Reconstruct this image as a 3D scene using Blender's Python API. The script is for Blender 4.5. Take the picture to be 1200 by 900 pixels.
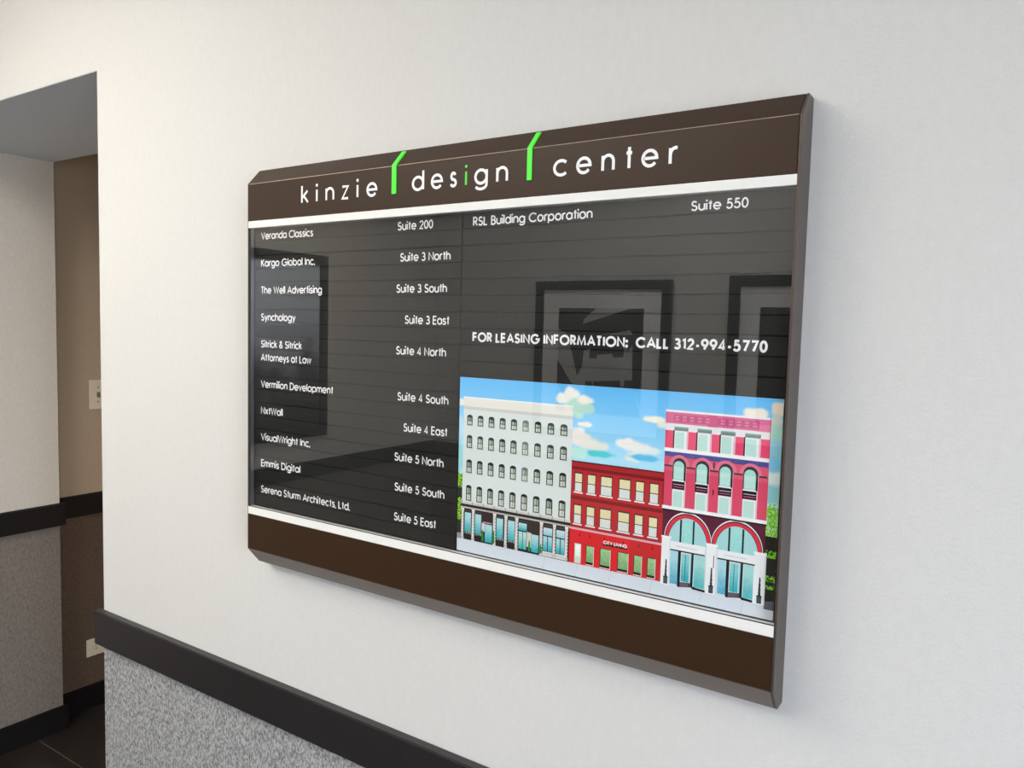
import bpy, bmesh, math, random
from mathutils import Matrix, Vector
random.seed(7)
for o in list(bpy.data.objects): bpy.data.objects.remove(o)
S = bpy.context.scene
COL = S.collection
ZF = 1.188                      # the sign's lower edge stands this far above the floor

# ------------------------------------------------------------------ camera
F_PX, YAW, PITCH, ROLL = 888.3764, 0.5785, -0.0719, 0.0256
cy_, sy_, cp_, sp_ = math.cos(YAW), math.sin(YAW), math.cos(PITCH), math.sin(PITCH)
cr_, sr_ = math.cos(ROLL), math.sin(ROLL)
Fv = Vector((-sy_*cp_, cy_*cp_, sp_)); Rt = Vector((cy_, sy_, 0)); Uv = Rt.cross(Fv)
r_ = Rt*cr_ + Uv*sr_; u_ = Uv*cr_ - Rt*sr_
cam_d = bpy.data.cameras.new('camera'); cam = bpy.data.objects.new('camera', cam_d); COL.objects.link(cam)
m = Matrix((r_, u_, -Fv)).transposed().to_4x4(); m.translation = Vector((1.2223, -0.9918, 0.4393+ZF))
cam.matrix_world = m
cam_d.sensor_fit = 'HORIZONTAL'; cam_d.sensor_width = 36; cam_d.lens = 36*F_PX/1200; cam_d.clip_start = .02
S.camera = cam
S.view_settings.view_transform = 'Standard'; S.view_settings.look = 'None'
S.view_settings.gamma = 1; S.view_settings.use_curve_mapping = False
S.view_settings.exposure = 0.29

# ------------------------------------------------------------------ daylight outside the window
W = bpy.data.worlds.new('daylight'); S.world = W; W.use_nodes = True
nt = W.node_tree; nt.nodes.clear()
out = nt.nodes.new('ShaderNodeOutputWorld'); bg = nt.nodes.new('ShaderNodeBackground')
tc = nt.nodes.new('ShaderNodeTexCoord'); sep = nt.nodes.new('ShaderNodeSeparateXYZ'); cr = nt.nodes.new('ShaderNodeValToRGB')
mr = nt.nodes.new('ShaderNodeMapRange'); mr.inputs[1].default_value = -1; mr.inputs[2].default_value = 1
nt.links.new(tc.outputs['Generated'], sep.inputs[0]); nt.links.new(sep.outputs[2], mr.inputs[0]); nt.links.new(mr.outputs[0], cr.inputs[0])
cr.color_ramp.elements[0].position = .47; cr.color_ramp.elements[0].color = (.42, .45, .50, 1)
cr.color_ramp.elements[1].position = .53; cr.color_ramp.elements[1].color = (.76, .84, 1, 1)
nt.links.new(cr.outputs[0], bg.inputs[0]); bg.inputs[1].default_value = 15.0
nt.links.new(bg.outputs[0], out.inputs[0])

LAMP_ROOM, LAMP_ADDED_HALL = 12.0, 19.0         # emission of the ceiling panels and of the added hall lamp

# ------------------------------------------------------------------ materials
def srgb(r, g, b):
    f = lambda c: c/12.92 if c <= .04045 else ((c+.055)/1.055)**2.4
    return (f(r/255), f(g/255), f(b/255), 1)
def mat(name, col, rough=.5, metal=0, spec=.5, noise=None, bump=None, stretch=(1, 1, 1), coat=0):
    """noise=(scale, amount, second colour), bump=(scale, strength, distance)"""
    m = bpy.data.materials.new(name); m.use_nodes = True; n = m.node_tree.nodes; l = m.node_tree.links
    b = n['Principled BSDF']; b.inputs['Base Color'].default_value = col; b.inputs['Roughness'].default_value = rough
    b.inputs['Metallic'].default_value = metal; b.inputs['Specular IOR Level'].default_value = spec
    b.inputs['Coat Weight'].default_value = coat
    if noise or bump:
        t = n.new('ShaderNodeTexCoord'); mp = n.new('ShaderNodeMapping'); mp.inputs['Scale'].default_value = stretch
        l.new(t.outputs['Object'], mp.inputs[0])
    if noise:
        z = n.new('ShaderNodeTexNoise'); z.inputs['Scale'].default_value = noise[0]; z.inputs['Detail'].default_value = 6
        z.inputs['Roughness'].default_value = .68
        l.new(mp.outputs[0], z.inputs['Vector'])
        r = n.new('ShaderNodeValToRGB'); r.color_ramp.elements[0].position = .5-noise[1]; r.color_ramp.elements[1].position = .5+noise[1]
        r.color_ramp.elements[0].color = noise[2]; r.color_ramp.elements[1].color = col
        l.new(z.outputs['Fac'], r.inputs[0]); l.new(r.outputs[0], b.inputs['Base Color'])
    if bump:
        z2 = n.new('ShaderNodeTexNoise'); z2.inputs['Scale'].default_value = bump[0]; z2.inputs['Detail'].default_value = 3
        l.new(mp.outputs[0], z2.inputs['Vector'])
        bp = n.new('ShaderNodeBump'); bp.inputs['Strength'].default_value = bump[1]; bp.inputs['Distance'].default_value = bump[2]
        l.new(z2.outputs['Fac'], bp.inputs['Height']); l.new(bp.outputs[0], b.inputs['Normal'])
    return m
M = {}
M['paper'] = mat('woven_wallcovering', (.70, .687, .660, 1), .75, spec=.25, noise=(90, .42, (.63, .618, .592, 1)), bump=(420, .35, .0012), stretch=(1, 1, .55))
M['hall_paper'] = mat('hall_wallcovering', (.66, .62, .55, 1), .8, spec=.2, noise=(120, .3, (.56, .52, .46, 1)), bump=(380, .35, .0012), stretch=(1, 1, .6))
M['far_paper'] = mat('far_wallcovering', (.66, .66, .635, 1), .8, spec=.2)
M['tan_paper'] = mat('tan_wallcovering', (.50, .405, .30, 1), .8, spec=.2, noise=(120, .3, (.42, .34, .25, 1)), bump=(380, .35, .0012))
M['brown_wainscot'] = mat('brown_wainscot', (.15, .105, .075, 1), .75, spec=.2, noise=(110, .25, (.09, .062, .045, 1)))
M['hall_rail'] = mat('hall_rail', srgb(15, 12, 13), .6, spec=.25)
M['wainscot'] = mat('grey_wainscot', (.50, .495, .49, 1), .7, spec=.3, noise=(230, .12, (.13, .13, .13, 1)), bump=(420, .3, .0007), stretch=(1, 1, .55))
M['shaded_wainscot'] = mat('shaded_wainscot', (.25, .22, .19, 1), .75, spec=.2, noise=(160, .2, (.14, .12, .10, 1)), bump=(300, .35, .001), stretch=(1, 1, .5))  # wainscot darkened, the dimmer light on the left wall put into its colour
M['rail'] = mat('dark_rail', srgb(42, 38, 39), .34, spec=.7, noise=(25, .25, srgb(34, 31, 33)))
M['soffit'] = mat('soffit_daylight_tint', (.66, .71, .78, 1), .8, noise=(220, .3, (.58, .63, .70, 1)))  # blue of the window daylight mixed into the base colour
M['ceiling'] = mat('ceiling_paint', (.8, .8, .78, 1), .8)
M['tile'] = mat('slate_tile', srgb(48, 42, 38), .42, noise=(9, .2, srgb(28, 24, 22)), bump=(30, .3, .002))
M['grout'] = mat('grout', srgb(86, 80, 72), .8)
M['brown'] = mat('bronze_paint', srgb(63, 42, 25), .4, spec=.28, noise=(900, .25, srgb(45, 29, 16)), bump=(1400, .1, .0002))
M['bevel'] = mat('bronze_reflection_tone', srgb(96, 84, 76), .38, metal=.55, spec=.5, noise=(900, .25, srgb(84, 73, 66)))  # greyer than the frame: grazing reflection on the end caps put into the colour
M['lower_bevel'] = mat('lower_edge_reflection', srgb(134, 122, 112), .34, metal=.4, noise=(900, .25, srgb(116, 106, 98)))  # lighter grey painted in for the reflection on the footer's slanted edge
M['crease_highlight'] = mat('painted_crease_highlight', srgb(196, 172, 152), .3, metal=.3)  # pale tone painted in as the highlight along the header crease
M['strip'] = mat('white_strip', srgb(236, 235, 230), .45)
M['alu'] = mat('channel_metal', srgb(150, 152, 156), .3, metal=.7)
M['black'] = mat('black_panel', srgb(10, 10, 10), .7, spec=.2)
M['slat'] = mat('charcoal_slat', srgb(44, 44, 42), .65, spec=.2, noise=(800, .12, srgb(10, 10, 10)), bump=(1300, .5, .0003))
M['letter'] = mat('white_lettering', (.93, .93, .93, 1), .5)
M['green'] = mat('green_plastic', srgb(84, 250, 64), .35)
M['green_letter'] = mat('green_lettering', srgb(80, 215, 60), .4)
M['plate'] = mat('ivory_plate', srgb(225, 215, 195), .35)
M['slot'] = mat('dark_slot', srgb(40, 34, 30), .6)
M['toggle'] = mat('grey_toggle', srgb(120, 112, 102), .4)
M['frame'] = mat('black_frame', srgb(18, 18, 18), .4)
M['mat'] = mat('picture_mat', (.92, .92, .90, 1), .8)
M['ink'] = mat('print_ink', srgb(24, 24, 25), .6)
M['ink2'] = mat('print_grey', srgb(208, 208, 204), .6)
M['winframe'] = mat('window_frame_metal', srgb(60, 58, 56), .4)

def glass_mat(name, k):
    m = bpy.data.materials.new(name); m.use_nodes = True; n = m.node_tree.nodes; l = m.node_tree.links; n.clear()
    o = n.new('ShaderNodeOutputMaterial'); mx = n.new('ShaderNodeMixShader'); tr = n.new('ShaderNodeBsdfTransparent'); gl = n.new('ShaderNodeBsdfGlossy')
    gl.inputs['Roughness'].default_value = 0; fr = n.new('ShaderNodeFresnel'); fr.inputs[0].default_value = 1.5
    ge = n.new('ShaderNodeNewGeometry'); a = n.new('ShaderNodeMath'); a.operation = 'SUBTRACT'; a.inputs[0].default_value = 1
    l.new(ge.outputs['Backfacing'], a.inputs[1]); b = n.new('ShaderNodeMath'); b.operation = 'MULTIPLY'; b.inputs[1].default_value = k
    l.new(a.outputs[0], b.inputs[0]); c = n.new('ShaderNodeMath'); c.operation = 'MULTIPLY'; c.use_clamp = True
    l.new(fr.outputs[0], c.inputs[0]); l.new(b.outputs[0], c.inputs[1])
    l.new(c.outputs[0], mx.inputs[0]); l.new(tr.outputs[0], mx.inputs[1]); l.new(gl.outputs[0], mx.inputs[2]); l.new(mx.outputs[0], o.inputs[0])
    return m
M['glass'] = glass_mat('clear_glass', 1.95)       # both surfaces of the pane

def emit(name, col, s):
    m = bpy.data.materials.new(name); m.use_nodes = True; n = m.node_tree.nodes; n.clear()
    o = n.new('ShaderNodeOutputMaterial'); e = n.new('ShaderNodeEmission'); e.inputs[0].default_value = col; e.inputs[1].default_value = s
    m.node_tree.links.new(e.outputs[0], o.inputs[0]); return m
M['lamp'] = emit('lamp_diffuser', (1, .955, .88, 1), LAMP_ROOM)
M['added_hall_glow'] = emit('added_hall_emitter', (1, .74, .48, 1), LAMP_ADDED_HALL)

# printed colours, one value per face
pm = bpy.data.materials.new('printed_colours'); pm.use_nodes = True
at = pm.node_tree.nodes.new('ShaderNodeAttribute'); at.attribute_name = 'ink'
pm.node_tree.links.new(at.outputs['Color'], pm.node_tree.nodes['Principled BSDF'].inputs['Base Color'])
pm.node_tree.nodes['Principled BSDF'].inputs['Roughness'].default_value = .6
pm.node_tree.nodes['Principled BSDF'].inputs['Specular IOR Level'].default_value = .2
M['print'] = pm

# ------------------------------------------------------------------ building helpers
def link(name, me, mt, parent=None, loc=(0, 0, 0)):
    o = bpy.data.objects.new(name, me); COL.objects.link(o); o.location = loc
    if mt is not None and len(me.materials) == 0: me.materials.append(mt)
    if parent: o.parent = parent
    return o
def from_bm(name, bm, mt, parent=None, loc=(0, 0, 0), bevel=0, seg=2):
    if bevel:
        bmesh.ops.bevel(bm, geom=list(bm.edges), offset=bevel, segments=seg, affect='EDGES', clamp_overlap=True)
    bmesh.ops.recalc_face_normals(bm, faces=list(bm.faces))
    me = bpy.data.meshes.new(name); bm.to_mesh(me); bm.free()
    return link(name, me, mt, parent, loc)
def add_box(bm, a, b):
    x0, y0, z0 = a; x1, y1, z1 = b
    v = [bm.verts.new(p) for p in ((x0, y0, z0), (x1, y0, z0), (x1, y1, z0), (x0, y1, z0), (x0, y0, z1), (x1, y0, z1), (x1, y1, z1), (x0, y1, z1))]
    for f in ((0, 3, 2, 1), (4, 5, 6, 7), (0, 1, 5, 4), (1, 2, 6, 5), (2, 3, 7, 6), (3, 0, 4, 7)): bm.faces.new([v[i] for i in f])
def box(name, a, b, mt, parent=None, bevel=0, loc=(0, 0, 0), kind=None, seg=2):
    bm = bmesh.new(); add_box(bm, a, b); o = from_bm(name, bm, mt, parent, loc, bevel, seg)
    if kind: o['kind'] = kind
    return o
def prism(bm, prof, x0, x1):          # profile of (y, z) points carried along x
    a = [bm.verts.new((x0, y, z)) for y, z in prof]; b = [bm.verts.new((x1, y, z)) for y, z in prof]
    bm.faces.new(a); bm.faces.new(b[::-1]); n = len(prof)
    for i in range(n): bm.faces.new((a[i], b[i], b[(i+1) % n], a[(i+1) % n]))
def thing(name, label, cat, loc=(0, 0, 0), group=None):
    o = bpy.data.objects.new(name, None); COL.objects.link(o); o.location = loc; o.empty_display_size = .05
    o['label'] = label; o['category'] = cat
    if group: o['group'] = group
    return o

# ------------------------------------------------------------------ the room  (all heights from the floor)
X0, ZH = -.6182, 1.0246+ZF           # right jamb and head of the opening
XJ, DJ, XB = -1.8312, .4854, -1.9166 # left wall, depth of the opening, hall wall set back
RT, RTF, RB, RP = -.279+ZF, -.2815+ZF, -.366+ZF, .0166
YO, XR, ZC, YE = -2.87, 3.4, 2.75, 2.6
def st(o): o['kind'] = 'structure'; return o

# floor: screed with tiles laid on it
floor = st(box('floor', (XB-.3, YO-.3, -.1), (XR+.3, YE+.3, -.002), M['grout']))
bm = bmesh.new(); add_box(bm, (.0022, .0022, -.010), (.6078, .6078, 0)); bmesh.ops.bevel(bm, geom=list(bm.edges), offset=.0015, segments=1, affect='EDGES')
bmesh.ops.recalc_face_normals(bm, faces=list(bm.faces)); tm = bpy.data.meshes.new('tile'); bm.to_mesh(tm); bm.free()
for i in range(-1, 8):
    for j in range(-6, 4):
        link('tile', tm, M['tile'], floor, (-1.40+.61*i-.0, .388+.61*j, random.uniform(0, .0006)))
# fill the strip of cut tiles along the left wall
for j in range(-6, 4):
    bmx = bmesh.new(); add_box(bmx, (XB-.05, .388+.61*j+.0022, -.010), (-2.0122, .388+.61*j+.6078, 0)); 
    from_bm('tile', bmx, M['tile'], floor)

# sign wall, with wainscot panel below the rail
wall_back = st(box('wall_back', (X0, 0, 0), (XR+.2, DJ, ZC), M['paper']))
box('wainscot', (X0, -.0012, .095), (XR, .002, RB+.01), M['wainscot'], wall_back)
lin = st(box('wall_over_opening', (XJ-.1, 0, ZH), (X0, DJ, ZC), M['paper']))
box('soffit', (XJ, .001, ZH-.0015), (X0, DJ, ZH+.001), M['soffit'], lin)
# left wall running past the opening, hall wall behind it
wall_left = st(box('wall_left', (XJ-.3, YO, 0), (XJ, DJ, ZC), M['hall_paper']))
box('wainscot', (XJ-.002, YO, .09), (XJ+.0012, DJ, RB+.01), M['shaded_wainscot'], wall_left)
wall_hall = st(box('wall_hall', (XB-.25, DJ, 0), (XB, YE, ZC), M['tan_paper']))
box('wainscot', (XB-.002, DJ, .09), (XB+.0012, YE, RB+.01), M['brown_wainscot'], wall_hall)
st(box('wall_hall_end', (XB-.25, YE, 0), (XR+.2, YE+.2, ZC), M['hall_paper']))
st(box('wall_hall_right', (X0, DJ, 0), (X0+.2, YE, ZC), M['hall_paper']))
wall_front = st(box('wall_front', (XJ-.3, YO-.2, 0), (XR+.2, YO, ZC), M['far_paper']))
box('wainscot', (XJ, YO-.002, .09), (XR, YO+.0012, RB+.01), M['shaded_wainscot'], wall_front)
st(box('ceiling', (XB-.25, YO-.2, ZC), (XR+.2, YE+.2, ZC+.1), M['ceiling']))
# right wall with the window the daylight comes through
WY0, WY1, WZ0, WZ1 = -2.75, -1.15, .35, 2.3
bm = bmesh.new()
add_box(bm, (XR, YO-.2, 0), (XR+.2, WY0, ZC)); add_box(bm, (XR, WY1, 0), (XR+.2, .3, ZC))
add_box(bm, (XR, WY0, 0), (XR+.2, WY1, WZ0)); add_box(bm, (XR, WY0, WZ1), (XR+.2, WY1, ZC))
st(from_bm('wall_right', bm, M['far_paper']))
win = st(thing('window_1', '', '', (XR+.1, (WY0+WY1)/2, WZ0)));
del win['label'], win['category']
hw = (WY1-WY0)/2; hh = WZ1-WZ0
bm = bmesh.new()
add_box(bm, (-.03, -hw, 0), (.03, -hw+.05, hh)); add_box(bm, (-.03, hw-.05, 0), (.03, hw, hh))
add_box(bm, (-.03, -hw, 0), (.03, hw, .05)); add_box(bm, (-.03, -hw, hh-.05), (.03, hw, hh)); add_box(bm, (-.025, -.02, .05), (.025, .02, hh-.05))
from_bm('window_frame', bm, M['winframe'], win)
for s in (-1, 1):
    box('pane', (-.003, .02 if s > 0 else -hw+.05, .05), (.003, hw-.05 if s > 0 else -.02, hh-.05), M['glass'], win)
pl = bpy.data.lights.new('window_portal', 'AREA'); pl.shape = 'RECTANGLE'; pl.size = hw*2; pl.size_y = hh; pl.cycles.is_portal = True
po = bpy.data.objects.new('window_portal', pl); COL.objects.link(po); po.location = (XR+.15, (WY0+WY1)/2, WZ0+hh/2)
po.rotation_euler = (math.radians(90), 0, math.radians(90))

# chair rails and baseboards
def rail_x(name, x0, x1, y, s, extra=None):      # s = -1: on a face looking toward -y
    bm = bmesh.new(); prism(bm, [(y, RB), (y+s*RP, RB), (y+s*RP, RTF), (y, RT)], x0, x1)
    return bm
bm = rail_x('', X0-RP, XR, 0, -1)
add_box(bm, (X0-RP, .0, RB), (X0, DJ, RTF))
st(from_bm('trim_1', bm, M['rail'], bevel=.0018))
def rail_y(bm, x, y0, y1):
    a = [(x, RB), (x+RP, RB), (x+RP, RTF), (x, RT)]
    p = [bm.verts.new((u, y0, v)) for u, v in a]; q = [bm.verts.new((u, y1, v)) for u, v in a]
    bm.faces.new(p); bm.faces.new(q[::-1])
    for i in range(4): bm.faces.new((p[i], q[i], q[(i+1) % 4], p[(i+1) % 4]))
bm = bmesh.new(); rail_y(bm, XJ, YO, DJ+RP); st(from_bm('trim_2', bm, M['hall_rail'], bevel=.0011))
bm = bmesh.new(); rail_y(bm, XB, DJ+RP, YE); st(from_bm('trim_3', bm, M['hall_rail'], bevel=.0011))
bm = bmesh.new(); prism(bm, [(YO, RB), (YO+RP, RB), (YO+RP, RTF), (YO, RT)], XJ+RP, XR); st(from_bm('trim_4', bm, M['rail']))
st(box('baseboard_back', (X0-.015, -.015, 0), (XR, 0, .097), M['rail'], bevel=.002))
st(box('baseboard_left', (XJ, YO, 0), (XJ+.015, DJ+.015, .097), M['hall_rail'], bevel=.002))
st(box('baseboard_hall', (XB, DJ+.015, 0), (XB+.015, YE, .097), M['hall_rail'], bevel=.002))
st(box('baseboard_front', (XJ+.015, YO, 0), (XR, YO+.015, .097), M['rail'], bevel=.002))

# ------------------------------------------------------------------ ceiling lamps and the added hall lamp
def panel_lamp(name, label, x, y, w, d, mt):
    t = thing(name, label, 'ceiling light', (x, y, ZC-.03))
    bm = bmesh.new()
    for a, b in (((-w, -d, 0), (w, -d+.02, .03)), ((-w, d-.02, 0), (w, d, .03)), ((-w, -d+.02, 0), (-w+.02, d-.02, .03)), ((w-.02, -d+.02, 0), (w, d-.02, .03))): add_box(bm, a, b)
    from_bm('frame', bm, M['strip'], t); box('diffuser', (-w+.02, -d+.02, .006), (w-.02, d-.02, .012), mt, t)
panel_lamp('ceiling_light', 'square ceiling light panel over the lobby nearest the sign', -.75, -1.3, .5, .5, M['lamp'])
panel_lamp('ceiling_light', 'added unseen ceiling light panel brightening the wall of framed prints', .0, -2.1, .5, .30, M['lamp'])  # extra panel added to brighten the facing wall mirrored in the glass
wl = thing('added_hall_lamp', 'added unseen warm box lamp that lights the hallway wall', 'added lamp', (X0, 1.0, .92))  # added out of view so the hall wall brightens toward the rail
box('back_plate', (-.02, -.10, -.10), (0, .10, .10), M['winframe'], wl, .002)
box('diffuser', (-.07, -.08, -.08), (-.02, .08, .08), M['added_hall_glow'], wl, .004)

# ------------------------------------------------------------------ lettering: a geometric stroke alphabet
def arc(cx, cy, rx, ry, a0, a1):
    n = max(3, int(abs(a1-a0)/20))
    return [(cx+rx*math.cos(math.radians(a0+(a1-a0)*i/n)), cy+ry*math.sin(math.radians(a0+(a1-a0)*i/n))) for i in range(n+1)]
b_, t_, x_ = .06, .94, .70
bowl = arc(.30, .38, .30, .32, 0, 360)
dot = lambda x, y: ('dot', x, y)
G = {
 'a': (.60, [bowl, [(.60, x_), (.60, b_)]]), 'b': (.60, [bowl, [(0, 1), (0, b_)]]), 'd': (.60, [bowl, [(.60, 1), (.60, b_)]]),
 'c': (.52, [arc(.30, .38, .30, .32, 45, 315)]), 'e': (.60, [[(.02, .38)] + arc(.30, .38, .30, .32, 0, 322)]),
 'g': (.60, [bowl, [(.60, x_), (.60, .0)] + arc(.30, -.0, .30, .21, 0, -155)[1:]]),
 'h': (.50, [[(0, 1), (0, b_)], arc(.25, .43, .25, .27, 180, 0) + [(.50, b_)]]), 'i': (0, [[(0, x_), (0, b_)], dot(0, .95)]),
 'k': (.42, [[(0, 1), (0, b_)], [(.38, x_), (.02, .33)], [(.13, .43), (.42, b_)]]), 'l': (0, [[(0, 1), (0, b_)]]),
 'm': (.84, [[(0, x_), (0, b_)], arc(.21, .47, .21, .23, 180, 0) + [(.42, b_)], arc(.63, .47, .21, .23, 180, 0) + [(.84, b_)]]),
 'n': (.50, [[(0, x_), (0, b_)], arc(.25, .43, .25, .27, 180, 0) + [(.50, b_)]]), 'o': (.60, [bowl]),
 'p': (.60, [bowl, [(0, x_), (0, -.22)]]), 'r': (.28, [[(0, x_), (0, b_)], arc(.24, .42, .24, .28, 180, 75)]),
 's': (.38, [arc(.19, .54, .15, .16, 20, 270) + arc(.19, .22, .19, .16, 90, -160)[1:]]),
 't': (.30, [[(.15, t_), (.15, b_)], [(0, x_), (.30, x_)]]), 'u': (.50, [[(0, x_)] + arc(.25, .33, .25, .27, 180, 360), [(.50, x_), (.50, b_)]]),
 'v': (.48, [[(0, x_), (.24, b_), (.48, x_)]]), 'w': (.76, [[(0, x_), (.19, b_), (.38, x_), (.57, b_), (.76, x_)]]),
 'x': (.46, [[(0, x_), (.46, b_)], [(.46, x_), (0, b_)]]), 'y': (.50, [[(0, x_), (.26, b_)], [(.50, x_), (.14, -.22)]]),
 'z': (.42, [[(0, x_), (.42, x_), (0, b_), (.42, b_)]]),
 'A': (.74, [[(0, b_), (.37, t_), (.74, b_)], [(.14, .34), (.60, .34)]]),
 'B': (.46, [[(0, .52), (.22, .52)] + arc(.22, .73, .19, .21, -90, 90) + [(0, t_), (0, b_), (.24, b_)] + arc(.24, .29, .22, .23, -90, 90)]),
 'C': (.80, [arc(.46, .5, .46, .44, 42, 318)]), 'D': (.66, [[(0, b_), (0, t_), (.22, t_)] + arc(.22, .5, .44, .44, 90, -90)[1:] + [(0, b_)]]),
 'E': (.44, [[(.44, t_), (0, t_), (0, b_), (.44, b_)], [(0, .52), (.42, .52)]]), 'F': (.42, [[(.42, t_), (0, t_), (0, b_)], [(0, .52), (.40, .52)]]),
 'G': (.90, [arc(.46, .5, .45, .44, 42, 358) + [(.52, .48)]]), 'I': (0, [[(0, t_), (0, b_)]]),
 'K': (.52, [[(0, t_), (0, b_)], [(.48, t_), (.02, .48)], [(.14, .58), (.52, b_)]]), 'L': (.38, [[(0, t_), (0, b_), (.38, b_)]]),
 'M': (.84, [[(0, b_), (.12, t_), (.42, .12), (.72, t_), (.84, b_)]]), 'N': (.62, [[(0, b_), (0, t_), (.62, b_), (.62, t_)]]),
 'O': (.92, [arc(.46, .5, .46, .44, 0, 360)]),
 'R': (.46, [[(0, b_), (0, t_), (.20, t_)] + arc(.20, .71, .22, .23, 90, -90)[1:] + [(0, .48)], [(.18, .48), (.46, b_)]]),
 'S': (.50, [arc(.25, .72, .20, .22, 25, 270) + arc(.25, .28, .24, .22, 90, -160)[1:]]), 'T': (.48, [[(0, t_), (.48, t_)], [(.24, t_), (.24, b_)]]),
 'V': (.66, [[(0, t_), (.33, b_), (.66, t_)]]), 'W': (.98, [[(0, t_), (.245, b_), (.49, t_), (.735, b_), (.98, t_)]]),
 '0': (.48, [arc(.24, .5, .24, .44, 0, 360)]), '1': (.22, [[(0, .80), (.2, t_), (.2, b_)]]),
 '2': (.48, [arc(.24, .69, .22, .25, 170, -25) + [(.0, b_), (.48, b_)]]),
 '3': (.46, [arc(.22, .72, .19, .22, 150, -90) + arc(.22, .28, .24, .22, 90, -155)[1:]]), '4': (.50, [[(.36, b_), (.36, t_), (0, .28), (.50, .28)]]),
 '5': (.48, [[(.42, t_), (.12, t_), (.06, .55)] + arc(.22, .34, .25, .28, 115, -155)]), '7': (.48, [[(0, t_), (.48, t_), (.16, b_)]]),
 '9': (.50, [arc(.25, .67, .25, .27, 0, 360), [(.47, .56), (.20, b_)]]),
 '&': (.56, [[(.56, b_), (.12, .70)] + arc(.25, .78, .15, .16, 210, -30) + [(.07, .42)] + arc(.22, .27, .22, .21, 140, 300) + [(.54, .44)]]),
 '.': (0, [dot(0, .07)]), ',': (0, [[(.02, .10), (-.04, -.08)]]), ':': (0, [dot(0, .10), dot(0, .60)]), '-': (.26, [[(0, .36), (.26, .36)]]),
 'Y': (.60, [[(0, t_), (.30, .46), (.60, t_)], [(.30, .46), (.30, b_)]])}
def stroke_faces(bm, pts, w, y):
    pts = [Vector(p) for p in pts]; n = len(pts); closed = (pts[0]-pts[-1]).length < 1e-6
    L, R = [], []
    for i, p in enumerate(pts):
        if closed: a = pts[i]-pts[i-1 if i else n-2]; c = pts[i+1 if i < n-1 else 1]-pts[i]
        else: a = pts[i]-pts[i-1] if i else None; c = pts[i+1]-pts[i] if i < n-1 else None
        if a is None: a = c
        if c is None: c = a
        a = a.normalized(); c = c.normalized(); na = Vector((-a.y, a.x)); nc = Vector((-c.y, c.x)); m_ = na+nc
        if m_.length < .15: m_ = na
        m_.normalize(); k = min(1/max(m_.dot(na), .34), 1.45)
        L.append(p+m_*w*k); R.append(p-m_*w*k)
    vl = [bm.verts.new((q.x, y, q.y)) for q in L]; vr = [bm.verts.new((q.x, y, q.y)) for q in R]
    for i in range(n-1):
        try: bm.faces.new((vl[i], vr[i], vr[i+1], vl[i+1]))
        except ValueError: pass
def disc(bm, cx, cz, r, y):
    bm.faces.new([bm.verts.new((cx+r*math.cos(k*math.pi/7), y, cz+r*math.sin(k*math.pi/7))) for k in range(14)])
def glyph(bm, c, x, z, h, sx, w, y):
    for k_, s in enumerate(G[c][1]):
        y -= .00003
        if s[0] == 'dot': disc(bm, x+s[1]*h*sx, z+s[2]*h, w*1.3, y)
        else: stroke_faces(bm, [(x+px*h*sx, z+pz*h) for px, pz in s], w, y)
def text(bm, string, x0, x1, z, h, y, wt=.115, track=.24):
    w = h*wt/2; pos = []; x = 0
    for c in string:
        if c == ' ': x += .38; continue
        pos.append((c, x)); x += G[c][0]+track*(.85 if c in 'tvwyrA' else 1)
    end = pos[-1][1]+G[pos[-1][0]][0]
    sx = (x1-x0-2*w)/(h*end)
    for c, px in pos: glyph(bm, c, x0+w+px*h*sx, z, h, sx, w, y)
def finish_text(name, bm, mt, parent, loc=(0, 0, 0)):
    for f in bm.faces:
        f.normal_update()
        if f.normal.y > 0: f.normal_flip()
    me = bpy.data.meshes.new(name); bm.to_mesh(me); bm.free(); return link(name, me, mt, parent, loc)

# ------------------------------------------------------------------ the directory sign (coordinates from its lower left corner)
D, E_, H1, H2, SW, SH = .0508, .0239, .0303, .0327, 1.0045, .70
sign = thing('directory_sign', 'wide brown-framed building directory sign with glass front on the pale wall', 'sign', (0, 0, ZF))
A0, A1 = .0016, SW-.0032
top_z0, bot_z1 = .6306, .0690
bm = bmesh.new(); prism(bm, [(0, top_z0), (-D, top_z0), (-D, SH), (-E_, SH+H1), (0, SH+H1)], A0, A1)
header = from_bm('header', bm, M['brown'], sign, bevel=.0011, seg=3)
header.data.materials.append(M['crease_highlight'])
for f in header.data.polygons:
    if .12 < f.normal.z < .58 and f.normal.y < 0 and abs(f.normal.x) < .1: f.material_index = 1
header['label'] = 'brown header with white title and two green bars'
bm = bmesh.new(); prism(bm, [(0, bot_z1), (0, -H2), (-E_, -H2), (-D, 0), (-D, bot_z1)], A0, A1)
footer = from_bm('footer', bm, M['brown'], sign, bevel=.0006)
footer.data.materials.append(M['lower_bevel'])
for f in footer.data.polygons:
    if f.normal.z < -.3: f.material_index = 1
footer['label'] = 'plain brown footer with slanted lower edge greyed for its reflection'
for x0, x1 in ((0, A0), (A1, SW)):
    bm = bmesh.new(); prism(bm, [(0, -H2), (-E_, -H2), (-D-.0002, -.0003), (-D-.0002, SH+.0003), (-E_, SH+H1), (0, SH+H1)], x0, x1)
    from_bm('end_cap', bm, M['bevel'], sign, bevel=.0003, seg=1)['label'] = 'grey-brown metal end cap'
box('white_strip', (A0, -D-.0004, .6178), (A1, -D+.012, top_z0), M['strip'], sign, .0003)['label'] = 'white strip under the header'
box('white_strip', (A0, -D-.0004, bot_z1), (A1, -D+.012, .0832), M['strip'], sign, .0003)['label'] = 'white strip above the footer'
box('glass_channel', (A0, -D+.0008, .0832), (A1, -D+.0022, .0842), M['black'], sign)
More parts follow.
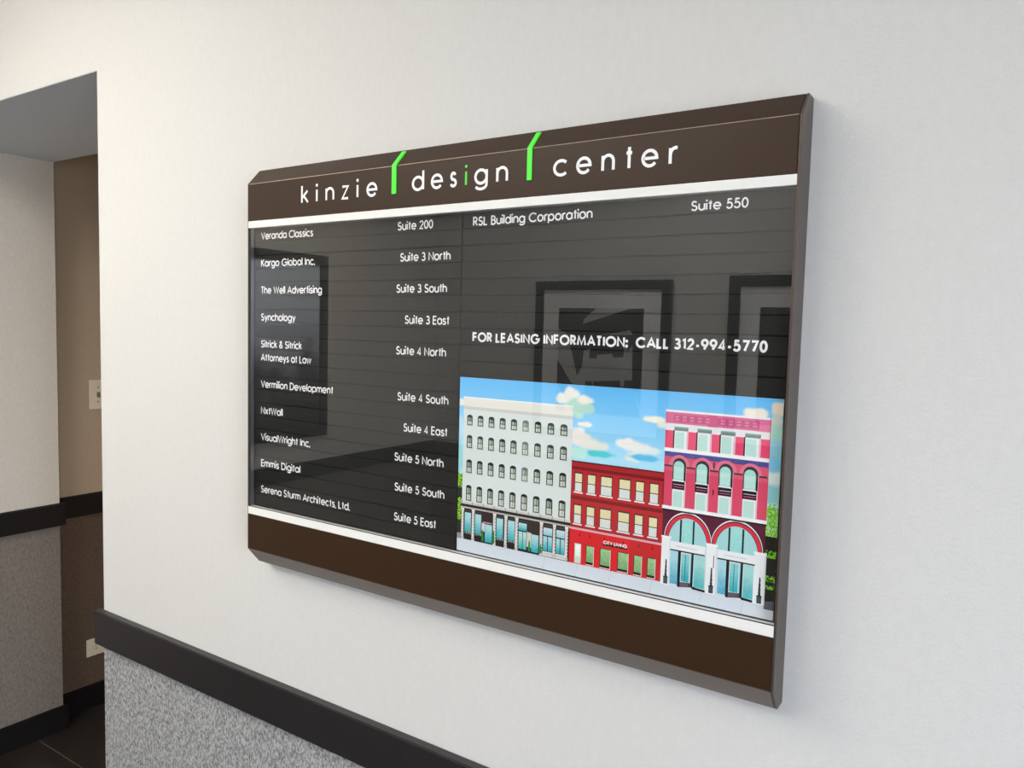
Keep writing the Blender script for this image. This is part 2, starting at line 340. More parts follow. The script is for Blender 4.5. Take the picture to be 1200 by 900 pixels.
box('glass_channel', (A0, -D+.0060, .0832), (A0+.0012, -D+.012, .6178), M['alu'], sign)['label'] = 'thin metal channel at the left end'
SL = -(D-.014)                                   # face of the slats
back = box('back_panel', (A0, SL+.0018, .0832), (A1, 0, .6178), M['black'], sign)
box('glass_pane', (A0+.0002, -D+.0025, .0844), (A1-.0002, -D+.0055, .6176), M['glass'], sign)

names = {0: ('Veranda Classics', .0207, .1635, 'Suite 200', .3647, .4403), 2: ('Kargo Global Inc.', .0208, .1684, 'Suite 3 North', .3712, .4769),
 4: ('The Well Advertising', .0210, .1877, 'Suite 3 South', .3646, .4716), 6: ('Synchology', .0211, .1184, 'Suite 3 East', .3835, .4777),
 8: ('Sitrick & Sitrick', .0212, .1361, 'Suite 4 North', .3657, .4721), 9: ('Attorneys at Law', .0213, .1613, None, 0, 0),
 11: ('Vermilion Development', .0215, .2190, 'Suite 4 South', .3703, .4788), 13: ('NxtWall', .0216, .0842, 'Suite 4 East', .3843, .4782),
 15: ('VisualWright Inc.', .0217, .1593, 'Suite 5 North', .3654, .4713), 17: ('Emmis Digital', .0219, .1334, 'Suite 5 South', .3664, .4739),
 19: ('Serena Sturm Architects, Ltd.', .0220, .2622, 'Suite 5 East', .3662, .4585)}
right_names = {0: ('RSL Building Corporation', .5189, .7252, 'Suite 550', .8671, .9413), 7: ('FOR LEASING INFORMATION:  CALL 312-994-5770', .5230, .9735, None, 0, 0)}
PITCH_ = .02558
def slat_mesh(x0, x1, h):
    bm = bmesh.new(); add_box(bm, (x0, 0, .0010), (x1, .0016, h-.0010))
    bmesh.ops.bevel(bm, geom=[e for e in bm.edges if all(v.co.y < .0001 for v in e.verts)], offset=.00035, segments=1, affect='EDGES')
    bmesh.ops.recalc_face_normals(bm, faces=list(bm.faces)); me = bpy.data.meshes.new('slat'); bm.to_mesh(me); bm.free(); return me
sm_l, sm_r, sm_last = slat_mesh(A0+.0014, .4985, PITCH_), slat_mesh(.4997, A1-.0004, PITCH_), slat_mesh(A0+.0014, .4985, PITCH_-.0026)
for k in range(21):
    z = .5928-PITCH_*k; last = k == 20
    s = link('slat', sm_last if last else sm_l, M['slat'], sign, (random.uniform(-.0004, .0004), SL+random.uniform(-.0002, .0002), z if not last else z+.0028))
    if k in names:
        a, xa, xb, b, xc, xd = names[k]
        bm = bmesh.new(); text(bm, a, xa, xb, .0044, .0137, 0, .17, .2); finish_text('lettering', bm, M['letter'], s, (0, -.0002, 0))
        if b: bm = bmesh.new(); text(bm, b, xc, xd, .0046, .0138, 0, .165, .2); finish_text('lettering', bm, M['letter'], s, (0, -.0002, 0))
    if k < 10:
        s = link('slat', sm_r, M['slat'], sign, (random.uniform(-.0002, .0006), SL+random.uniform(-.0002, .0002), z))
        if k in right_names:
            a, xa, xb, b, xc, xd = right_names[k]; bold = k == 7
            bm = bmesh.new(); text(bm, a, xa, xb, .0054 if bold else .0040, .0137, 0, .235 if bold else .165, .28 if bold else .2)
            finish_text('lettering', bm, M['letter'], s, (0, -.0002, 0))
            if b: bm = bmesh.new(); text(bm, b, xc, xd, .0047, .0127, 0, .165, .2); finish_text('lettering', bm, M['letter'], s, (0, -.0002, 0))

# title on the header
T = [('k', .1476, .1676), ('i', .1846, .1911), ('n', .2096, .2313), ('z', .2487, .2666), ('i', .2837, .2895), ('e', .3073, .3319),
     ('d', .4068, .4323), ('e', .4459, .4701), ('s', .4835, .4973), ('i', .5121, .5175), ('g', .5303, .5554), ('n', .5704, .5918),
     ('c', .668, .6915), ('e', .705, .729), ('n', .7438, .7641), ('t', .7786, .791), ('e', .8023, .8261), ('r', .8403, .8533)]
for word in (T[:6], T[6:12], T[12:]):
    h = .0312; w = .00215
    for i, (c, xa, xb) in enumerate(word):
        green = word[0][0] == 'd' and c == 'i'
        bm = bmesh.new(); gw = G[c][0]; sx = (xb-xa-2*w)/(h*gw) if gw else 1
        glyph(bm, c, xa+w if gw else (xa+xb)/2, .6536+.0018*(xa > .4), h, sx, w*(.85 if green else 1), 0)
        o = finish_text('letter', bm, M['green_letter'] if green else M['letter'], header, (0, -D-.0003, 0))
        if green: o['label'] = 'green letter i'
# the two folded green bars
ang = math.atan2(H1, D-E_); L_ = math.hypot(H1, D-E_); ny, nz = -math.sin(ang), math.cos(ang)
for xa, xb in ((.3648, .3741), (.6252, .6330)):
    bm = bmesh.new(); th = .0018; q = .86
    p = [(-D, .6545), (-D-th, .6545), (-D-th, SH+.0008), (-D+(D-E_)*q+ny*th, SH+H1*q+nz*th), (-D+(D-E_)*q, SH+H1*q), (-D, SH)]
    a = [bm.verts.new((xa, y, z)) for y, z in p]; b = [bm.verts.new((xb, y, z)) for y, z in p]
    for k in range(6): bm.faces.new((a[k], b[k], b[(k+1) % 6], a[(k+1) % 6]))
    for v in (a, b): bm.faces.new((v[0], v[1], v[2], v[5])); bm.faces.new((v[5], v[2], v[3], v[4]))
    from_bm('green_bar', bm, M['green'], header)['label'] = 'bright green folded bar'

# ------------------------------------------------------------------ printed picture of the street (millimetres, origin lower left)
PF = []; LAY = .00003
def poly(pts, col, layer, corners=None): PF.append((pts, corners or srgb(*col), layer))
def rc(x0, x1, z0, z1, col, layer): poly([(x0, z0), (x1, z0), (x1, z1), (x0, z1)], col, layer)
def arched(x0, x1, z0, z1, col, layer, k=.5):      # rectangle with an arched head
    r = (x1-x0)/2; c = (x0+x1)/2; zz = z1-r*2*k
    poly([(x0, z0), (x1, z0)] + [(c+r*math.cos(a*math.pi/8), zz+r*2*k*math.sin(a*math.pi/8)) for a in range(9)], col, layer)
def ring(cx, cz, r0x, r0z, r1x, r1z, col, layer, n=20):
    for i in range(n):
        a, b = math.pi*i/n, math.pi*(i+1)/n
        poly([(cx+r0x*math.cos(a), cz+r0z*math.sin(a)), (cx+r1x*math.cos(a), cz+r1z*math.sin(a)), (cx+r1x*math.cos(b), cz+r1z*math.sin(b)), (cx+r0x*math.cos(b), cz+r0z*math.sin(b))], col, layer)
def grid(x0, x1, z0, z1, step, fn, layer, smooth=False):
    nx, nz = max(1, round((x1-x0)/step)), max(1, round((z1-z0)/step))
    for i in range(nx):
        for j in range(nz):
            xa, xb = x0+(x1-x0)*i/nx, x0+(x1-x0)*(i+1)/nx; za, zb = z0+(z1-z0)*j/nz, z0+(z1-z0)*(j+1)/nz
            if smooth: poly([(xa, za), (xb, za), (xb, zb), (xa, zb)], None, layer, [srgb(*fn(p, q)) for p, q in ((xa, za), (xb, za), (xb, zb), (xa, zb))]); continue
            c = fn((xa+xb)/2, (za+zb)/2)
            if c: poly([(xa, za), (xb, za), (xb, zb), (xa, zb)], c, layer)
CL = [(208, 248, 26, 15, (196, 236, 218), .9), (200, 267, 13, 9, (255, 250, 242), 1), (186, 259, 12, 7, (250, 248, 240), 1), (222, 259, 13, 7, (255, 248, 235), 1), (228, 247, 10, 8, (190, 232, 214), .8),
      (224, 224, 11, 4, (255, 250, 246), .9), (214, 208, 12, 11, (252, 246, 240), 1), (224, 200, 20, 10, (246, 242, 234), 1), (238, 196, 24, 8, (240, 240, 228), .9), (248, 184, 22, 5, (70, 214, 216), .9), (216, 182, 14, 8, (196, 244, 228), .8),
      (290, 203, 16, 9, (255, 250, 246), 1), (304, 200, 20, 8, (250, 246, 240), 1), (318, 197, 22, 6, (240, 246, 240), .8), (300, 186, 12, 7, (240, 244, 238), .9), (316, 186, 22, 4.5, (84, 196, 240), .9),
      (330, 240, 16, 5, (255, 250, 228), 1), (342, 234, 10, 5, (250, 246, 230), .8), (464, 258, 17, 8, (255, 248, 230), 1), (491, 267, 9, 9, (255, 244, 226), 1), (489, 252, 9, 10, (236, 236, 220), .8),
      (489, 236, 12, 12, (170, 226, 204), .9), (490, 214, 14, 16, (150, 218, 236), .8), (490, 196, 14, 10, (120, 206, 244), .8), (489, 180, 14, 10, (220, 240, 236), .9), (489, 160, 14, 12, (150, 220, 226), .8),
      (3, 240, 7, 7, (250, 244, 240), .9), (3, 200, 8, 18, (196, 236, 250), .8), (4, 150, 8, 24, (160, 226, 232), .9)]
def h2(x, z): return (math.sin(x*12.9898+z*78.233)*43758.5453) % 1
def sky(x, z):
    t = min(1, max(0, (z-150)/130)); c = [196+(104-196)*t, 240+(196-240)*t, 252+(254-252)*t]
    for cx, cz, rx, rz, col, al in CL:
        wob = .10*math.sin(x*.33+cz)+.09*math.sin(z*.45+cx)
        dd = math.hypot((x-cx)/rx, (z-cz)/rz)+wob
        k = al*min(1, max(0, (1.2-dd)/.45)); k = k*k*(3-2*k)
        c = [c[i]+(col[i]-c[i])*k for i in range(3)]
    return tuple(min(255, max(0, v)) for v in c)
grid(0, 496, 120, 279.5, 1.8, sky, 0, True)
rc(0, 496, 0, 120, (60, 70, 60), 0)
# trees at both edges
def leaves(lo, hi):
    def f(x, z):
        n = h2(round(x, 1), round(z, 1)); m_ = .5+.5*math.sin(x*.8+z*.35)*math.sin(z*.21+1)
        if z > hi: return (70+110*n, 190+50*n, 20+50*n) if n > .18 else (200, 240, 190)
        if lo < z <= hi: return (30, 32, 28) if n < .93 else (120, 200, 60)
        return (26, 28, 26) if n*m_ < .45 else (90+70*n, 190+40*n, 40)
    return f
grid(482, 496.2, 107, 150, 1.6, lambda x, z: None if (z > 146+3*math.sin(x)) else leaves(0, 100)(x, z), 1)
grid(482, 496.2, 16, 107, 1.6, lambda x, z: (28, 30, 28) if not (80 < z < 90 or 50 < z < 58 or 40 < z < 44) or h2(x, z) < .35 else (96+60*h2(z, x), 206, 40), 1)
grid(0, 8.8, 28, 126, 1.6, lambda x, z: (40, 46, 44) if 88 < z < 103 or h2(x, z) < .3 or z < 50 else (110+70*h2(z, x), 214, 50), 1)
rc(0, 9, 22, 30, (150, 152, 158), 2)
# pavement
rc(0, 496.2, 1.2, 21.5, (214, 222, 230), 2); poly([(8, 21.6), (205, 20.6), (205, 22.4), (8, 23)], (40, 40, 44), 3)
rc(0, 496.2, 0, 1.2, (60, 62, 64), 3)
for x in (40, 96, 160, 215, 268, 330, 400, 455): poly([(x, 1.2), (x+.7, 1.2), (x+4.7, 20), (x+4, 20)], (192, 200, 208), 4)
poly([(484, 14), (496.2, 14), (496.2, 26), (484, 24)], (92, 94, 106), 4)
# white loft building
rc(8.6, 204.3, 22, 248.4, (226, 234, 230), 3); rc(8.6, 204.4, 234, 248.6, (240, 238, 228), 4); rc(8.2, 204.8, 247.4, 249.2, (250, 250, 244), 5)
for i in range(62): rc(9.5+i*3.15, 11.3+i*3.15, 231.6, 234.4, (206, 202, 196), 5)
rc(8.6, 204.3, 229.6, 231.6, (216, 212, 206), 4)
WX = [21, 41.6, 62.3, 83, 103.7, 124.6, 146.2, 168.3, 190.2]
for r, (zt, zb) in enumerate(((221.3, 204.6), (189, 168.7), (150.2, 129), (109.5, 84.4))):
    for i, x in enumerate(WX):
        lite = 90 if (i, r) in ((5, 0), (5, 1), (5, 2)) else 0; w = 5.2+.5*(i/8)
        x += (r*.5-.5)*.4
        arched(x-w, x+w, zb, zt, (24+lite, 32+lite, 30+lite), 5, .3)
        n = h2(i, r); zm = zb+(zt-zb)*.43
        rc(x-w+1.7, x-.2, zm+.5, zt-4.6, (150+60*n, 170+40*n, 156+40*n), 6); rc(x+.3, x+w-1.6, zm+.5, zt-5, (120+40*n, 140+40*n, 124+30*n), 6)
        rc(x-w+1.7, x-.2, zb+1.2, zm-.7, (214, 222, 200+20*n), 6); rc(x+.3, x+w-1.6, zb+1.2, zm-.7, (200+10*n, 212, 196), 6)
        rc(x-w-.8, x+w+.8, zb-1.1, zb, (200, 206, 202), 5)
rc(6.8, 205.5, 78.4, 82, (212, 208, 204), 6)
for i in range(10): rc(8+i*20.8, 9+i*20.8, 78.4, 83.6, (120, 116, 116), 7)
rc(7, 205.5, 74.2, 78.4, (36, 34, 32), 6); rc(7, 205.5, 71.6, 74.2, (196, 190, 180), 6); rc(7.5, 204.5, 22, 71.6, (28, 30, 34), 4)
rc(7.5, 204.5, 66.8, 69, (70, 66, 60), 5)
for a, b in ((8.2, 13), (28.8, 33.8), (69.6, 74.8), (90.8, 95.9), (110.5, 115.6), (154.4, 159.2), (176.9, 181.4), (197.2, 202.2)):
    rc(a, b, 21.6, 71, (226, 220, 214), 6)
    for j in range(8): rc(b-.9, b+.1, 27+j*5, 29.4+j*5, (60, 58, 56), 7)
    rc(a+.8, b-.8, 24, 25, (90, 88, 86), 7); rc(a-.5, b+.5, 69.4, 71.4, (244, 238, 230), 7)
def gl(x0, x1, z0, z1, top=(176, 222, 226), low=(60, 176, 190)):
    grid(x0, x1, z0, z1, 4, lambda x, z: tuple(low[i]+(top[i]-low[i])*min(1, max(0, (z-z0)/(z1-z0)*1.5-.2+.2*h2(x, z))) for i in range(3)), 7)
for a, b in ((14.9, 27), (35, 46.8), (76.1, 88.1), (97.2, 109.6)): gl(a, b, 32, 65.2)
rc(48, 54, 40, 53, (228, 216, 214), 6); rc(131.8, 139.6, 30, 53, (222, 214, 208), 6); gl(54.5, 67.8, 23.8, 52); gl(116.6, 131.2, 53.6, 64.8); gl(117, 131, 25, 51.6, (190, 224, 222), (70, 190, 180)); rc(123.6, 124.7, 25, 51.6, (30, 40, 44), 8)
gl(140, 152.4, 24, 50.6)
for a, b in ((160.4, 175.6), (182.6, 196.6)):
    gl(a, b, 53.4, 64.6, (206, 226, 230), (150, 210, 220)); gl(a, b, 30, 51.6); c = (a+b)/2; rc(c-.7, c+.7, 30, 51.6, (30, 44, 50), 8)
    rc(a-.8, b+.8, 21.6, 29, (222, 220, 216), 7); rc(a, b, 25, 25.6, (150, 150, 150), 8)
for a, b in ((14.6, 28), (34.6, 47.6), (75.6, 89.6), (96.4, 110)):
    rc(a, b, 22, 31.4, (34, 26, 28), 8)
    for j in range(6):
        x = a+1+j*2.1; rc(x, x+1.6, 30+2*h2(j, a), 34+2*h2(a, j), (150+60*h2(j, 1+a), 150, 120+50*h2(a, 3*j)) if j % 2 else (70, 110, 70), 9)
for x, z in ((50, 38), (71, 40), (136.4, 36), (156.5, 34)): poly([(x-2, 24), (x+2, 24), (x+1.6, z), (x, z+6), (x-1.8, z)], (30, 140, 60), 9)
arched(47.4, 68.6, 53, 72, (52, 40, 42), 9, .3); rc(50, 67, 53.6, 55.4, (196, 160, 164), 10)
arched(133.8, 154.2, 52.2, 71.4, (58, 46, 44), 9, .3)
# red brick building
rc(204.5, 346, 20.6, 170, (196, 44, 50), 4); rc(204.3, 346, 168.6, 170.6, (96, 22, 26), 6); rc(204.5, 346, 163.6, 168.6, (176, 38, 44), 5)
for z0, z1 in ((157.6, 163), (114.6, 119.8)):
    rc(204.6, 346, z0, z1, (150, 32, 36), 6)
    for i in range(40): rc(205.5+i*3.52, 207.3+i*3.52, z0+.6, z1-1.2, (104, 20, 26), 7)
rc(204.5, 346, 20.6, 71, (228, 38, 44), 5); rc(300, 346, 20.6, 71, (206, 40, 44), 6)
rc(204.5, 346, 70.6, 73.6, (238, 190, 196), 7); rc(204.5, 346, 73.6, 75, (120, 30, 36), 7)
for z in range(24, 158, 3): rc(205, 345.5, z, z+.35, (176, 30, 38) if z > 75 else (206, 30, 38), 8)
RW = [(210.2, 223), (230.7, 244.2), (251.8, 270), (280, 297.8), (305, 318.1), (325.8, 339.1)]
for zt, zb in ((153.9, 125.6), (107.6, 79.3)):
    for a, b in RW:
        rc(a-.3, b+.3, zb, zt+.6, (86, 46, 36), 9); rc(a-1, b+1, zb-1.8, zb+.3, (246, 240, 236), 10); zm = (zt+zb)/2-.5
        grid(a+1, b-1, zm+.8, zt-1.5, 3, lambda x, z: (238-8*h2(x, z), 232-8*h2(z, x), 168+24*h2(x, z)), 10)
        grid(a+1, b-1, zb+1, zm-.4, 3, lambda x, z: (220+14*h2(x, z), 232, 220+12*h2(z, x)), 10)
for i, (a, b) in enumerate([(214.1, 223.2), (232.5, 243.9), (254.8, 270.1), (282.3, 297.4), (306.6, 317.6), (326.5, 337.5)]):
    rc(a-.6, b+.9, 22.6, 50.6, (74, 34, 30) if i else (210, 210, 196), 9); rc(b, b+1, 23, 50, (236, 226, 214), 10); rc(a-.4, b+.8, 21.8, 23, (240, 226, 214), 10)
    d0 = (196, 214, 200) if i == 0 else (120, 158, 110)
    grid(a+.6, b-.2, 26 if i else 23.5, 49.6, 3, lambda x, z: tuple(min(255, v*(1+.012*(z-26)+.12*h2(x, z))) for v in d0), 10)
    if i: rc(a+.4, b-.2, 23, 26.4, (24, 20, 18), 11)
for x in (221, 237, 261, 290, 313, 333): rc(x-.8, x+.8, 61.8, 66, (110, 16, 24), 9)
rc(258.4, 296, 55.2, 58.2, (22, 30, 36), 9)
# pink building
rc(345, 482.2, 120, 254, (226, 78, 108), 4); rc(344.6, 481.2, 252.6, 255.4, (250, 246, 246), 9); rc(345, 481, 237, 252.6, (226, 112, 156), 5)
rc(356, 402, 240, 249.6, (206, 88, 132), 6); rc(415, 468, 240, 249.6, (206, 88, 132), 6); rc(402, 415, 237, 252.6, (218, 92, 138), 6); rc(468, 481, 237, 252.6, (236, 122, 168), 6)
for i in range(11):
    for j in range(2):
        if i != 5: rc(358+i*10.2, 363.5+i*10.2, 241.5+j*4, 244+j*4, (232, 130, 168), 7)
rc(345, 481.4, 228, 237.4, (240, 240, 240), 6)
PW = [(358, 374.6), (389.5, 406), (420.3, 436.8), (451.5, 468.6)]
for a, b in PW:
    rc(a-.5, b+2, 228.6, 233.4, (104, 142, 134), 8)
    for j in range(6): rc(a+j*3, a+1.6+j*3, 231.5, 233.8, (160, 186, 178), 9)
rc(345, 481, 204, 228, (240, 76, 116), 6)
for a, b in PW:
    rc(a-1.6, b+2.4, 204, 228.6, (244, 196, 212), 8); rc(a-1.8, a, 204, 228.6, (26, 24, 28), 9)
    rc(a, b, 204, 227.8, (244, 250, 246), 9); grid(a+1.2, b-3, 204.6, 226.5, 2.4, lambda x, z: (190+14*h2(x, z), 236, 220+8*h2(z, x)), 10)
rc(344.6, 482, 199.6, 204.4, (250, 250, 250), 10)
grid(345.4, 481.4, 193, 199.6, 2.2, lambda x, z: (40+50*h2(x, z), 50+30*h2(z, x), 120+50*h2(x+1, z)), 7)
for a, b in PW:
    c = (a+b)/2; ring(c, 181, 9, 10.6, 14.5, 15, (232, 108, 140), 8, 14)
    arched(a-.6, b+1, 161.5, 192, (18, 30, 34), 9, .5); rc(a+.4, b+1.4, 127, 181, (246, 200, 212), 8)
    arched(a+.6, b-1.6, 161.6, 188, (170, 224, 212), 10, .5); grid(a+1.4, b-2.6, 164, 180, 2.6, lambda x, z: (188+12*h2(x, z), 236, 222+8*h2(z, x)), 11)
    rc(a-.4, b-.6, 160.6, 162.4, (248, 248, 248), 11)
    rc(a-.6, b, 150, 160.6, (22, 22, 26), 10); rc(a+1, b-1, 152.4, 153.6, (190, 90, 120), 11); rc(a+1, b-1, 156, 156.8, (236, 220, 230), 11)
    rc(a, b-.4, 126, 149.4, (240, 248, 244), 10); grid(a+1.2, b-2.6, 126, 147.6, 2.4, lambda x, z: (188+14*h2(x, z), 234, 218+10*h2(z, x)), 11)
for a, b in ((345.4, 357), (376.5, 388), (408, 419), (439, 450.4), (471, 481)):
    rc(a, b, 179.4, 181.6, (26, 30, 40), 11)
rc(412, 414, 184, 192, (20, 36, 44), 11); rc(412.6, 414, 149, 156, (40, 16, 24), 11)
rc(344.6, 483, 121.8, 126.4, (252, 252, 252), 12); rc(344.8, 482.8, 119.6, 121.8, (36, 22, 28), 12)
rc(346, 482, 84, 120, (92, 24, 52), 5)
rc(346, 484.6, 18.6, 84, (222, 226, 228), 5)
for cx, rx in ((381.6, 32.5), (446.6, 33.4)):
    ring(cx, 84, rx-6.2, 29, rx-1.6, 34, (228, 50, 72), 9); ring(cx, 84, rx-1.8, 33.6, rx-.6, 35.4, (26, 14, 20), 9); ring(cx, 84, rx-.8, 35.2, rx, 37, (250, 250, 250), 10)
    n = 14
    poly([(cx+(rx-6)*math.cos(math.pi*i/n), 79+34.2*math.sin(math.pi*i/n)) for i in range(n+1)], (172, 222, 222), 8)
    for dx, w in ((-9.6, 2.4), (8, 2.4)): rc(cx+dx-w/2, cx+dx+w/2, 79, 84+28*math.sqrt(max(0, 1-(dx/(rx-6))**2)), (20, 34, 40), 9)
    grid(cx-7, cx+6, 80, 110, 3, lambda x, z: (150+24*h2(x, z), 222+8*h2(z, x), 220), 9)
    rc(cx-24, cx+24.5, 68.4, 79.4, (244, 246, 246), 10); rc(cx-24, cx+24.5, 66.6, 68.4, (22, 30, 34), 11)
    for j in range(14): rc(cx-15+j*2.1, cx-14+j*2.1, 72.6, 74.4, (196, 200, 202), 11)
    x = cx-22.4
    gl(x, x+10.6, 21.4, 66, (176, 222, 230), (90, 176, 206)); rc(x+10.6, x+14.4, 18.8, 67, (16, 26, 32), 9)
    gl(x+15.4, x+29, 27.4, 64.6, (140, 214, 216), (60, 180, 190)); rc(x+20.4, x+21.2, 27, 64, (60, 110, 116), 9); rc(x+29, x+32, 21.4, 67, (16, 26, 32), 9)
    rc(x+26.4, x+28, 22, 64, (206, 226, 228), 9)
    poly([(x+14, 18.8), (x+30, 21.4), (x+29, 27.4), (x+14.4, 26)], (96, 92, 104), 9); gl(x+33, x+47.4, 22.8, 66, (172, 224, 220), (90, 190, 196))
    poly([(x+31, 19.6), (x+49, 18.6), (x+49, 21.6), (x+31, 23)], (20, 24, 30), 10)
for a, b in ((346.2, 358.6), (408, 422), (469.8, 484)):
    rc(a, b, 18.4, 84.6, (244, 246, 246), 11); rc(a-.8, b+.8, 82.6, 85, (252, 252, 252), 12); rc(b-.9, b-.4, 19, 82, (206, 210, 214), 12)
for x in (353.3, 415.8, 477.8):
    for j in range(8): poly([(x-2.2+.2*j, 29+3*j), (x+2.4-.2*j, 29.6+3*j), (x+.3*(-1)**j+.8, 32.6+3*j), (x-.8, 32.2+3*j)], (26, 34, 30), 13)
    rc(x-3, x+3, 19.6, 29, (66, 84, 84), 13); rc(x-3.4, x+3.4, 28, 29.8, (44, 60, 58), 14)
rc(417.6, 418.6, 53, 70, (60, 60, 70), 13)
vs, fs, cs = [], [], []
PX, PZ = .5010, .0834
for pts, c, ly in PF:
    i0 = len(vs); y = -.0006-ly*LAY
    vs += [(PX+x/1000*.9985, y, PZ+z/1000*.9985) for x, z in pts]; fs.append(list(range(i0, i0+len(pts)))); cs.append(c)
me = bpy.data.meshes.new('street_picture'); me.from_pydata(vs, [], fs)
ca = me.attributes.new('ink', 'FLOAT_COLOR', 'CORNER'); buf = []
for f, c in zip(fs, cs): buf += [v for q in c for v in q] if isinstance(c, list) else list(c)*len(f)
ca.data.foreach_set('color', buf); me.update()
pic = link('street_picture', me, M['print'], back, (0, SL+.0004, 0)); pic['label'] = 'printed picture of three street buildings under a blue sky'
box('print_board', (PX, SL+.0002, PZ), (PX+.4954, SL+.0018, PZ+.2791), M['strip'], back)
bm = bmesh.new()
G2 = 'CITY LIVING'
text(bm, G2, PX+.2588, PX+.2957, PZ+.0574, .0046, 0, .26, .26); finish_text('lettering', bm, M['letter'], back, (0, SL-.0009, 0))

# ------------------------------------------------------------------ switch and outlet on the hall wall
sw = thing('light_switch', 'ivory toggle light switch on the hallway wall above the dark rail', 'light switch', (XB, .684, .128+ZF))
box('switch_plate', (0, -.035, -.0598), (.005, .035, .0598), M['plate'], sw, .0015)
box('toggle', (.005, -.006, -.012), (.016, .004, .010), M['toggle'], sw, .0015); 
for dz in (-.030, .030): box('screw', (.005, -.003, dz-.003), (.006, .003, dz+.003), M['toggle'], sw, .001)
ou = thing('wall_outlet', 'ivory outlet plate low on the hallway wall below the dark rail', 'outlet', (XB, .680, -.934+ZF))
box('cover_plate', (.0, -.0575, -.0365), (.006, .0575, .0365), M['plate'], ou, .0015)
for dy in (-.02, .02):
    r = box('receptacle', (.006, dy-.015, -.014), (.0085, dy+.015, .014), M['plate'], ou, .002)
    for dz in (-.006, .006): box('slot', (.0080, dy-.005, dz-.0012), (.0090, dy+.004, dz+.0012), M['slot'], r)
box('screw', (.006, -.0025, -.0025), (.0078, .0025, .0025), M['slot'], ou, .0008)

# ------------------------------------------------------------------ framed pictures facing the sign (seen mirrored in its glass)
def framed(name, label, loc, rot, w, h, fw, matw, art, group=None):       # the prints with a mat hang unglazed
    t = thing(name, label, 'picture', loc, group); t.rotation_euler = (0, 0, rot)
    bm = bmesh.new()
    for a, b in (((-w/2, -.03, 0), (-w/2+fw, 0, h)), ((w/2-fw, -.03, 0), (w/2, 0, h)), ((-w/2+fw, -.03, 0), (w/2-fw, 0, fw)), ((-w/2+fw, -.03, h-fw), (w/2-fw, 0, h))): add_box(bm, a, b)
    from_bm('frame', bm, M['frame'], t, bevel=.001)
    if matw: box('picture_mat', (-w/2+fw, -.016, fw), (w/2-fw, -.004, h-fw), M['mat'], t)
    art(t, -w/2+fw+matw, w/2-fw-matw, fw+matw, h-fw-matw)
    if not matw: box('glazing', (-w/2+fw, -.024, fw), (w/2-fw, -.022, h-fw), M['glass'], t)
    return t
def flat(t, name, polys, mt, y):
    bm = bmesh.new()
    for p in polys: bm.faces.new([bm.verts.new((x, y, z)) for x, z in p])
    return finish_text(name, bm, mt, t)
def art_a(t, x0, x1, z0, z1):
    W_, H_ = x1-x0, z1-z0; q = lambda L: [(x1-a*W_, z0+b*H_) for a, b in L][::-1]   # drawn as seen mirrored
    flat(t, 'print', [[(x0, z0), (x1, z0), (x1, z1), (x0, z1)]], M['ink2'], -.0170)
    flat(t, 'dark_shape', [q(p) for p in ([(0, 1), (.45, 1), (.32, .90), (.30, .85), (.85, 1), (1, 1), (1, .62), (.85, .80), (.6, .76), (.2, .72), (0, .80)],
        [(.12, .74), (.95, .76), (.80, .55), (.35, .52), (.25, .35)], [(0, .50), (.25, .20), (.45, 0), (.2, 0), (0, .28)], [(.30, .30), (.90, .34), (1, 0), (.42, 0)],
        [(.88, .8), (1, .66), (1, .1), (.9, .3)], [(0, .22), (.12, 0), (0, 0)])], M['ink'], -.0175)
    flat(t, 'light_shape', [q(p) for p in ([(.32, .60), (.40, .62), (.34, .2), (.30, .3)], [(.48, .56), (.66, .58), (.70, .48), (.5, .46)], [(.80, .66), (.84, .7), (.80, .24), (.76, .3)],
        [(.42, .4), (.46, .42), (.44, .22)], [(.30, .86), (.36, .9), (.58, .96), (.5, .98)])], M['ink2'], -.018)
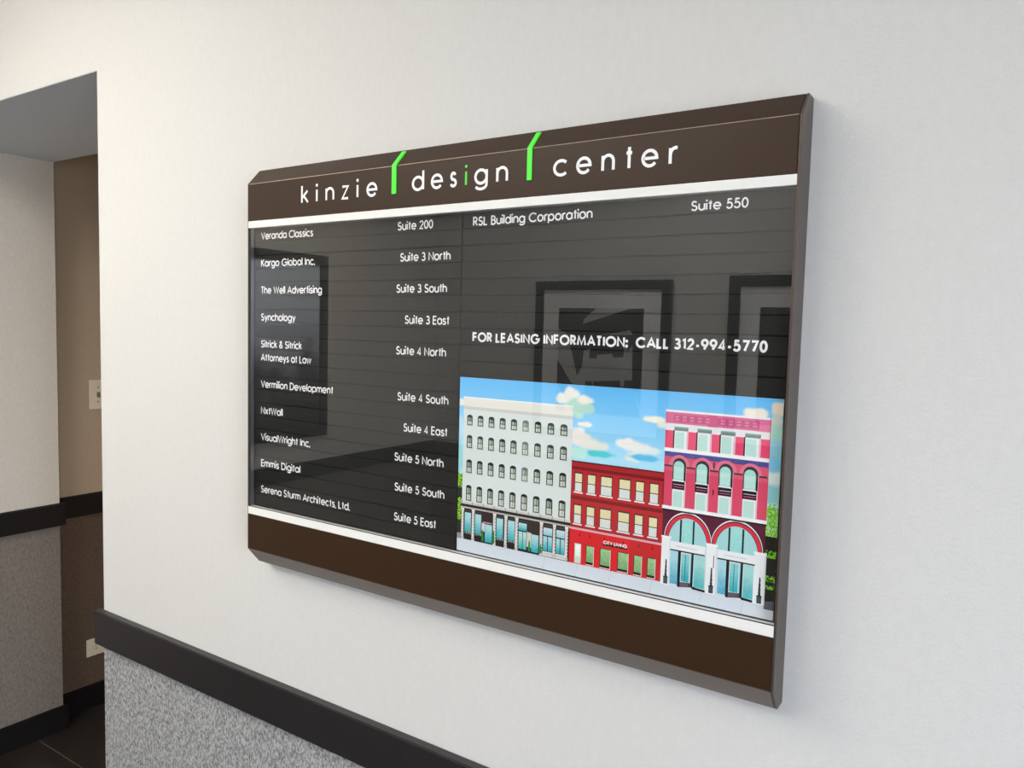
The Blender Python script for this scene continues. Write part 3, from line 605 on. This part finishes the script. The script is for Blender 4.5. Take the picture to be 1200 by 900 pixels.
def art_b(t, x0, x1, z0, z1):
    W_, H_ = x1-x0, z1-z0; q = lambda L: [(x1-a*W_, z0+b*H_) for a, b in L][::-1]
    flat(t, 'print', [[(x0, z0), (x1, z0), (x1, z1), (x0, z1)]], M['ink'], -.0170)
    flat(t, 'light_shape', [q(p) for p in ([(.4, .9), (.6, .95), (.5, .5)], [(.6, .3), (.9, .45), (.7, .1)])], M['ink2'], -.0175)
# on the far wall the frame's own front looks toward +y
framed('framed_picture', 'black-framed abstract print with pale mat, mirrored in the sign above the leasing line', (-.662, YO, -.165+ZF), math.pi, .817, .882, .05, .100, art_a, 'framed prints on the wall facing the sign')
framed('framed_picture', 'black-framed dark print, mirrored cut off at the right end of the sign', (.458, YO, -.150+ZF), math.pi, .82, .882, .055, .100, art_b, 'framed prints on the wall facing the sign')
land = bpy.data.materials.new('landscape_and_reflection'); land.use_nodes = True  # landscape print, with the window mirrored in its glazing painted into the greys
n = land.node_tree.nodes; l = land.node_tree.links; bs = n['Principled BSDF']; bs.inputs['Roughness'].default_value = .5
tcn = n.new('ShaderNodeTexCoord'); sp = n.new('ShaderNodeSeparateXYZ'); nz_ = n.new('ShaderNodeTexNoise'); nz_.inputs['Scale'].default_value = 5; nz_.inputs['Detail'].default_value = 8
l.new(tcn.outputs['Object'], nz_.inputs['Vector']); l.new(tcn.outputs['Object'], sp.inputs[0])
ad = n.new('ShaderNodeMath'); ad.operation = 'MULTIPLY_ADD'; ad.inputs[1].default_value = .75; l.new(nz_.outputs['Fac'], ad.inputs[0]); l.new(sp.outputs[2], ad.inputs[2])
rr = n.new('ShaderNodeValToRGB'); l.new(ad.outputs[0], rr.inputs[0]); e = rr.color_ramp.elements
e[0].position = .5; e[0].color = srgb(34, 34, 38); e[1].position = 1.0; e[1].color = srgb(214, 222, 232)
x = rr.color_ramp.elements.new(.72); x.color = srgb(84, 86, 92); x = rr.color_ramp.elements.new(.84); x.color = srgb(184, 190, 200)
l.new(rr.outputs[0], bs.inputs['Base Color'])
def art_c(t, x0, x1, z0, z1): flat(t, 'print', [[(x0, z0), (x1, z0), (x1, z1), (x0, z1)]], land, -.0170)
framed('framed_picture', 'large black-framed grey landscape picture with painted window reflection, mirrored at the left end of the sign', (XJ, -1.56, -.148+ZF), math.pi/2, .76, .945, .05, 0, art_c)
